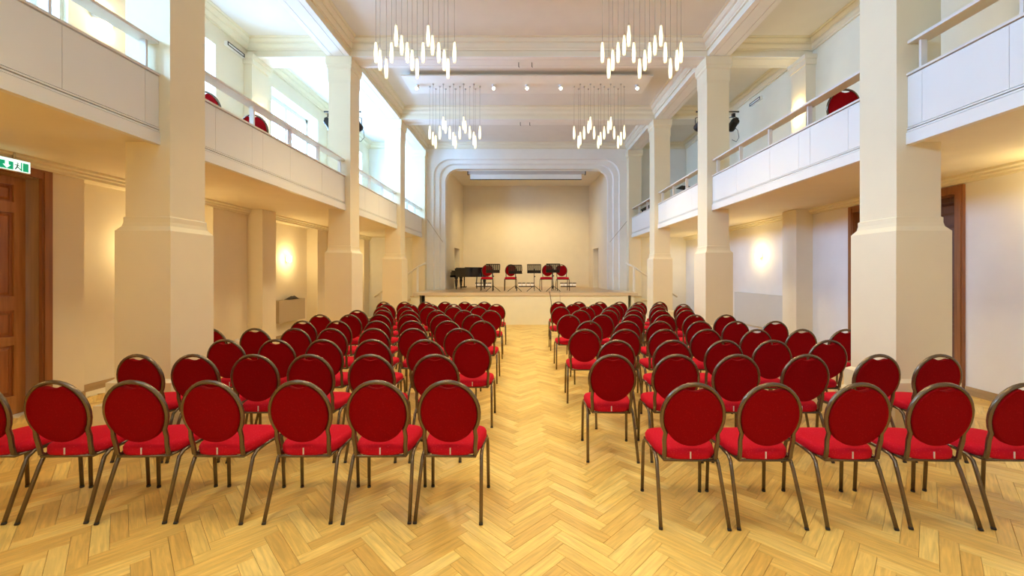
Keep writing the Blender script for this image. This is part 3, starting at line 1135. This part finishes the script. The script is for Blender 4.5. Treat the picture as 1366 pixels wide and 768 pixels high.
# ---------------------------------------------------------------- music stands
def stand(x, y, top, yaw, lab):
    t = empty('music_stand', (x, y, S0), yaw)
    tag(t, lab, 'music stand', 'music stands on the stage')
    MB().tube([(0, 0, .10), (0, 0, top - .16)], .010, 8).build('pole', M['black'], t)
    m = MB()
    for k_ in range(3):
        q = R(90 + 120 * k_)
        m.tube([(0, 0, .20), (.17 * math.cos(q), .17 * math.sin(q), .09), (.27 * math.cos(q), .27 * math.sin(q), .012)], .010, 6)
    m.build('tripod', M['black'], t)
    MB().lathe([(.018, -.02), (.022, 0), (.018, .02)], sides=8).xform(Matrix.Translation((0.02, 0, top - .42))).build('knob', M['black'], t)
    # desk with slots, leaning back (towards +y at the top), book side towards the back of the stage
    d = MB()
    w, h = .23, .31
    d.box(-w, w, -.004, .004, 0, .10); d.box(-w, w, -.004, .004, h - .03, h)
    for i in range(12):
        x0 = -w + i * (2 * w - .02) / 11
        d.box(x0, x0 + .029, -.004, .004, .10, h - .03)
    d.xform(Matrix.Translation((0, 0, top - h)) @ Matrix.Rotation(R(16), 4, 'X'))
    dk = d.build('desk', M['black'], t)
    MB().box(-w, w, 0, .06, -.004, .004).xform(Matrix.Translation((0, 0, top - h)) @ Matrix.Rotation(R(16), 4, 'X')).build('ledge', M['black'], dk)


SY = 13.50
for px, top, yaw, lab in ((657.5, .935, 8, 'black music stand beside the piano, in front of the leftmost stage chair'), (687.5, .905, -10, 'black music stand in front of the second stage chair from the left'),
                          (712.5, .925, -4, 'black music stand with no chair behind it'), (737.5, .945, 3, 'black music stand between the two right-hand stage chairs')):
    stand((px - 699.5) * SY / FPX, SY, top, R(yaw), lab)


# floor light bars
def light_bar(x, lab):
    t = empty('floor_light_bar', (x, 18.3, S0))
    tag(t, lab, 'floor light', 'floor light bars')
    MB().box(-.34, .34, -.05, .05, 0, .05).build('base_bar', M['black'], t)
    for i, xx in enumerate((-.28, -.10, .10, .28)):
        c = MB().box(xx - .07, xx + .07, -.045, .045, .05, .15).build('lamp_box', M['padglow'], t)
        MB().box(xx - .085, xx + .075, -.055, .05, .15, .19).build('hood', M['black'], c)


light_bar(-1.85, 'low floor light bar behind the piano legs')
light_bar(.08, 'low floor light bar behind the middle music stands')
light_bar(1.98, 'low floor light bar behind the rightmost stage chair')
# lamps hidden above the stage opening
for x in (-1.6, OC, 1.8):
    spot('stage_lamp', (x, 15.6, 5.5), (x * .8, 18.6, 1.2), 235, WARM, 92, .1)

# cables hanging over the stage edge
o = MB().tube([(.80, 13.1, SH + .02), (.80, 12.9, SH + .02), (.805, 12.81, SH + .0), (.83, 12.80, .85), (.85, 12.79, .72), (.86, 12.60, .02)], .010, 6).build('black_cable', M['cable'])
tag(o, 'black cable hanging down over the front edge of the stage', 'cable')
o = MB().tube([(1.12, 13.1, SH + .02), (1.12, 12.9, SH + .02), (1.125, 12.81, SH), (1.14, 12.80, .5), (1.14, 12.79, .02)], .007, 6).build('grey_cable', M['palecable'])
tag(o, 'thin pale cable hanging from the stage edge right of the black one', 'cable')


# ---------------------------------------------------------------- banquet chair
def ellipse_pt(q, a=.196, b=.212):
    return a * math.cos(q), b * math.sin(q)


def tilt(x, z, dy=0.0):
    """back plane: leaning backwards, z from .45 up; y decreasing with height"""
    return (x, -.150 - (z - .45) * .17 + dy, z)


def make_chair():
    root = empty('banquet_chair')
    # seat cushion
    def so(f, z):
        out = []
        fr, bk = .250, -.155
        P = []
        N = 28
        for i in range(N):
            q = 2 * math.pi * i / N
            c, s = math.cos(q), math.sin(q)
            e = .55
            x = math.copysign(abs(c) ** e, c); y = math.copysign(abs(s) ** e, s)
            yy = (fr + bk) / 2 + y * (fr - bk) / 2
            wid = .185 + (.222 - .185) * (yy - bk) / (fr - bk)
            P.append((x * (wid + f), yy + y * f, z))
        return P
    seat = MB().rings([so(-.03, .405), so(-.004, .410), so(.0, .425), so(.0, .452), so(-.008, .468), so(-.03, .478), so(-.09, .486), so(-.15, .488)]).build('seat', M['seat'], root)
    MB().box(-.004, .004, -.160, -.156, .418, .462).build('seam_tag', M['tag'], seat)
    # back cushion: oval with concave bite at the top
    zc = .705
    rings = []
    N = 60
    for (f, dy) in ((.030, -.014), (.010, -.022), (.0, -.012), (.0, .012), (.010, .026), (.030, .018)):
        ring = []
        for i in range(N):
            q = 2 * math.pi * i / N
            x, z = ellipse_pt(q, .184 - f * .6, .200 - f * .6)
            if z > .13 and abs(x) < .075:   # hand hold cut into the top
                z = min(z, .197 - .026 * (1 - (x / .075) ** 2) - f * .4)
            ring.append(tilt(x, zc + z, dy))
        rings.append(ring)
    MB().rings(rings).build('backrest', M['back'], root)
    # hoop and rails of the back frame
    pts = []
    pts.append(tilt(-.150, .405, .06)); pts.append(tilt(-.160, .405, .015)); pts.append(tilt(-.166, .42, 0)); pts.append(tilt(-.165, .47, 0)); pts.append(tilt(-.172, .54, 0))
    for i in range(0, 23):
        q = R(212 - i * (244 / 22))
        x, z = ellipse_pt(q, .196, .214)
        pts.append(tilt(x, zc + z))
    pts += [tilt(.172, .54, 0), tilt(.165, .47, 0), tilt(.166, .42, 0), tilt(.160, .405, .015), tilt(.150, .405, .06)]
    MB().tube(pts, .0142, 8).build('back_frame', M['metal'], root)
    # seat frame
    m = MB()
    m.tube([(-.165, -.14, .40), (-.195, .22, .40), (.195, .22, .40), (.165, -.14, .40)], .010, 6, closed=True)
    m.tube([(-.19, .02, .398), (.19, .02, .398)], .008, 6)
    m.build('seat_frame', M['metal'], root)
    for s in (-1, 1):
        fl = MB().tube([(s * .212, .225, 0), (s * .208, .212, .34), (s * .206, .20, .385), (s * .204, .165, .412), (s * .200, .08, .415), (s * .198, .02, .410)], .0122, 8).build('leg', M['metal'], root)
        rl = MB().tube([(s * .215, -.235, 0), (s * .203, -.118, .33), (s * .200, -.098, .375), (s * .198, -.06, .402), (s * .198, .02, .410)], .0122, 8).build('leg', M['metal'], root)
        MB().tube([(s * .212, .225, -.0), (s * .2115, .224, .014)], .0132, 8).build('foot_cap', M['rubber'], fl)
        MB().tube([(s * .215, -.235, -.0), (s * .2143, -.229, .014)], .0132, 8).build('foot_cap', M['rubber'], rl)
    return root


proto = make_chair()
used = False


def put_chair(x, y, z, rz, label, group, full=True):
    global used
    if not used:
        c = proto; used = True
    else:
        c = copy_tree(proto, skip=() if full else ('foot_cap', 'seam_tag'))
    c.location = (x, y, z)
    c.rotation_euler = (0, 0, rz)
    tag(c, label, 'chair', group)
    return c


ZL = [2.62, 3.47, 4.26, 5.13, 5.96, 6.87, 7.68, 8.50, 9.22, 9.99]
ZR = [2.56, 3.47, 4.22, 5.05, 5.92, 6.85, 7.68, 8.50, 9.22, 9.99]
LEFT = [[598.6, 501, 396, 279, 173, 67.5, -37], [579, 494, 412, 336, 256, 183], [629, 567, 496.6, 431, 367.5, 299],
        [613, 551, 498, 442, 393, 339, 279], [644, 596.5, 549, 501.5, 450.5, 403.5], [632, 588.6, 545.4, 506, 466, 425.8],
        [654.4, 619.4, 583, 545.5, 510, 476], [639, 605.5, 571.6, 541.2, 510], [661.6, 632.3, 604.5, 575.4, 546.5, 516], [645.7, 620, 593.7, 567.5, 539, 512]]
RIGHT = [[928.5, 1031, 1151, 1263, 1373], [819, 904, 985, 1078, 1173.5, 1256], [823, 899, 968, 1033, 1107],
         [781, 834, 887, 944, 1010.5, 1070, 1130], [785.7, 837, 881, 934, 983, 1035], [759, 803, 844, 887, 927, 969],
         [774.4, 812, 846.5, 883, 917], [748, 782, 815, 847.5, 879, 914], [764.6, 794, 821, 850, 879, 912], [745, 772.3, 800, 826.3, 852.6, 880.5]]
ORD = ['first', 'second', 'third', 'fourth', 'fifth', 'sixth', 'seventh']
RN = ['nearest', 'second', 'third', 'fourth', 'fifth', 'sixth', 'seventh', 'eighth', 'ninth', 'tenth']
for (blk, rows, zs) in (('left', LEFT, ZL), ('right', RIGHT, ZR)):
    for i, row in enumerate(rows):
        for j, px in enumerate(row):
            zt = zs[i]
            x = (px - 699.5) * zt / FPX
            rz = R(random.uniform(-2.0, 2.0))
            lab = 'red round-back chair, %s block, %s row from the camera, %s from the aisle' % (blk, RN[i], ORD[j])
            put_chair(x, zt + .232, 0, rz, lab, 'red chairs of the %s seating block' % blk, i < 3)

# chairs on the stage, facing the audience
for (px, zt, yaw, nm) in ((650.5, 14.45, 182, 'next to the piano'), (681.5, 14.40, 180, 'second from the left'), (729, 14.40, 168, 'third from the left'), (749.5, 14.45, 184, 'rightmost')):
    x = (px - 699.5) * zt / FPX
    put_chair(x, zt - .2, S0, R(yaw), 'red round-back chair on the stage facing the hall, %s' % nm, 'red chairs on the stage', False)
# chairs in the galleries
put_chair(-4.30, 5.60, 3.12, R(8), 'red round-back chair in the left gallery beside the nearest column', 'gallery chairs', False)
put_chair(-4.16, 6.40, 3.12, R(5), 'red round-back chair in the left gallery farther from the camera', 'gallery chairs', False)
put_chair(4.24, 5.55, 3.12, R(-6), 'red round-back chair in the right gallery behind the parapet', 'gallery chairs', False)


def gallery_stand(x, y, z, yaw, lab):
    t = empty('conductor_desk', (x, y, z), yaw)
    tag(t, lab, 'music stand')
    MB().tube([(0, 0, .0), (0, 0, .80)], .012, 8).build('pole', M['black'], t)
    MB().box(-.20, .20, -.14, .14, -.006, .006).xform(Matrix.Translation((0, 0, .81)) @ Matrix.Rotation(R(8), 4, 'X')).build('desk', M['black'], t)
    MB().box(-.2, .2, -.02, .02, 0, .02).box(-.02, .02, -.2, .2, 0, .02).build('foot', M['black'], t)


gallery_stand(4.30, 10.9, 3.12, R(90), 'black stand top just visible over the right parapet in the third bay')
t = empty('side_table', (4.25, 13.4, 3.12))
tag(t, 'long black table top just visible over the far right parapet', 'table')
MB().box(-.16, .16, -.85, .85, .72, .76).build('table_top', M['black'], t)
for yy in (-.75, .75):
    for xx in (-.12, .12):
        MB().box(xx - .02, xx + .02, yy - .02, yy + .02, 0, .72).build('leg', M['black'], t)
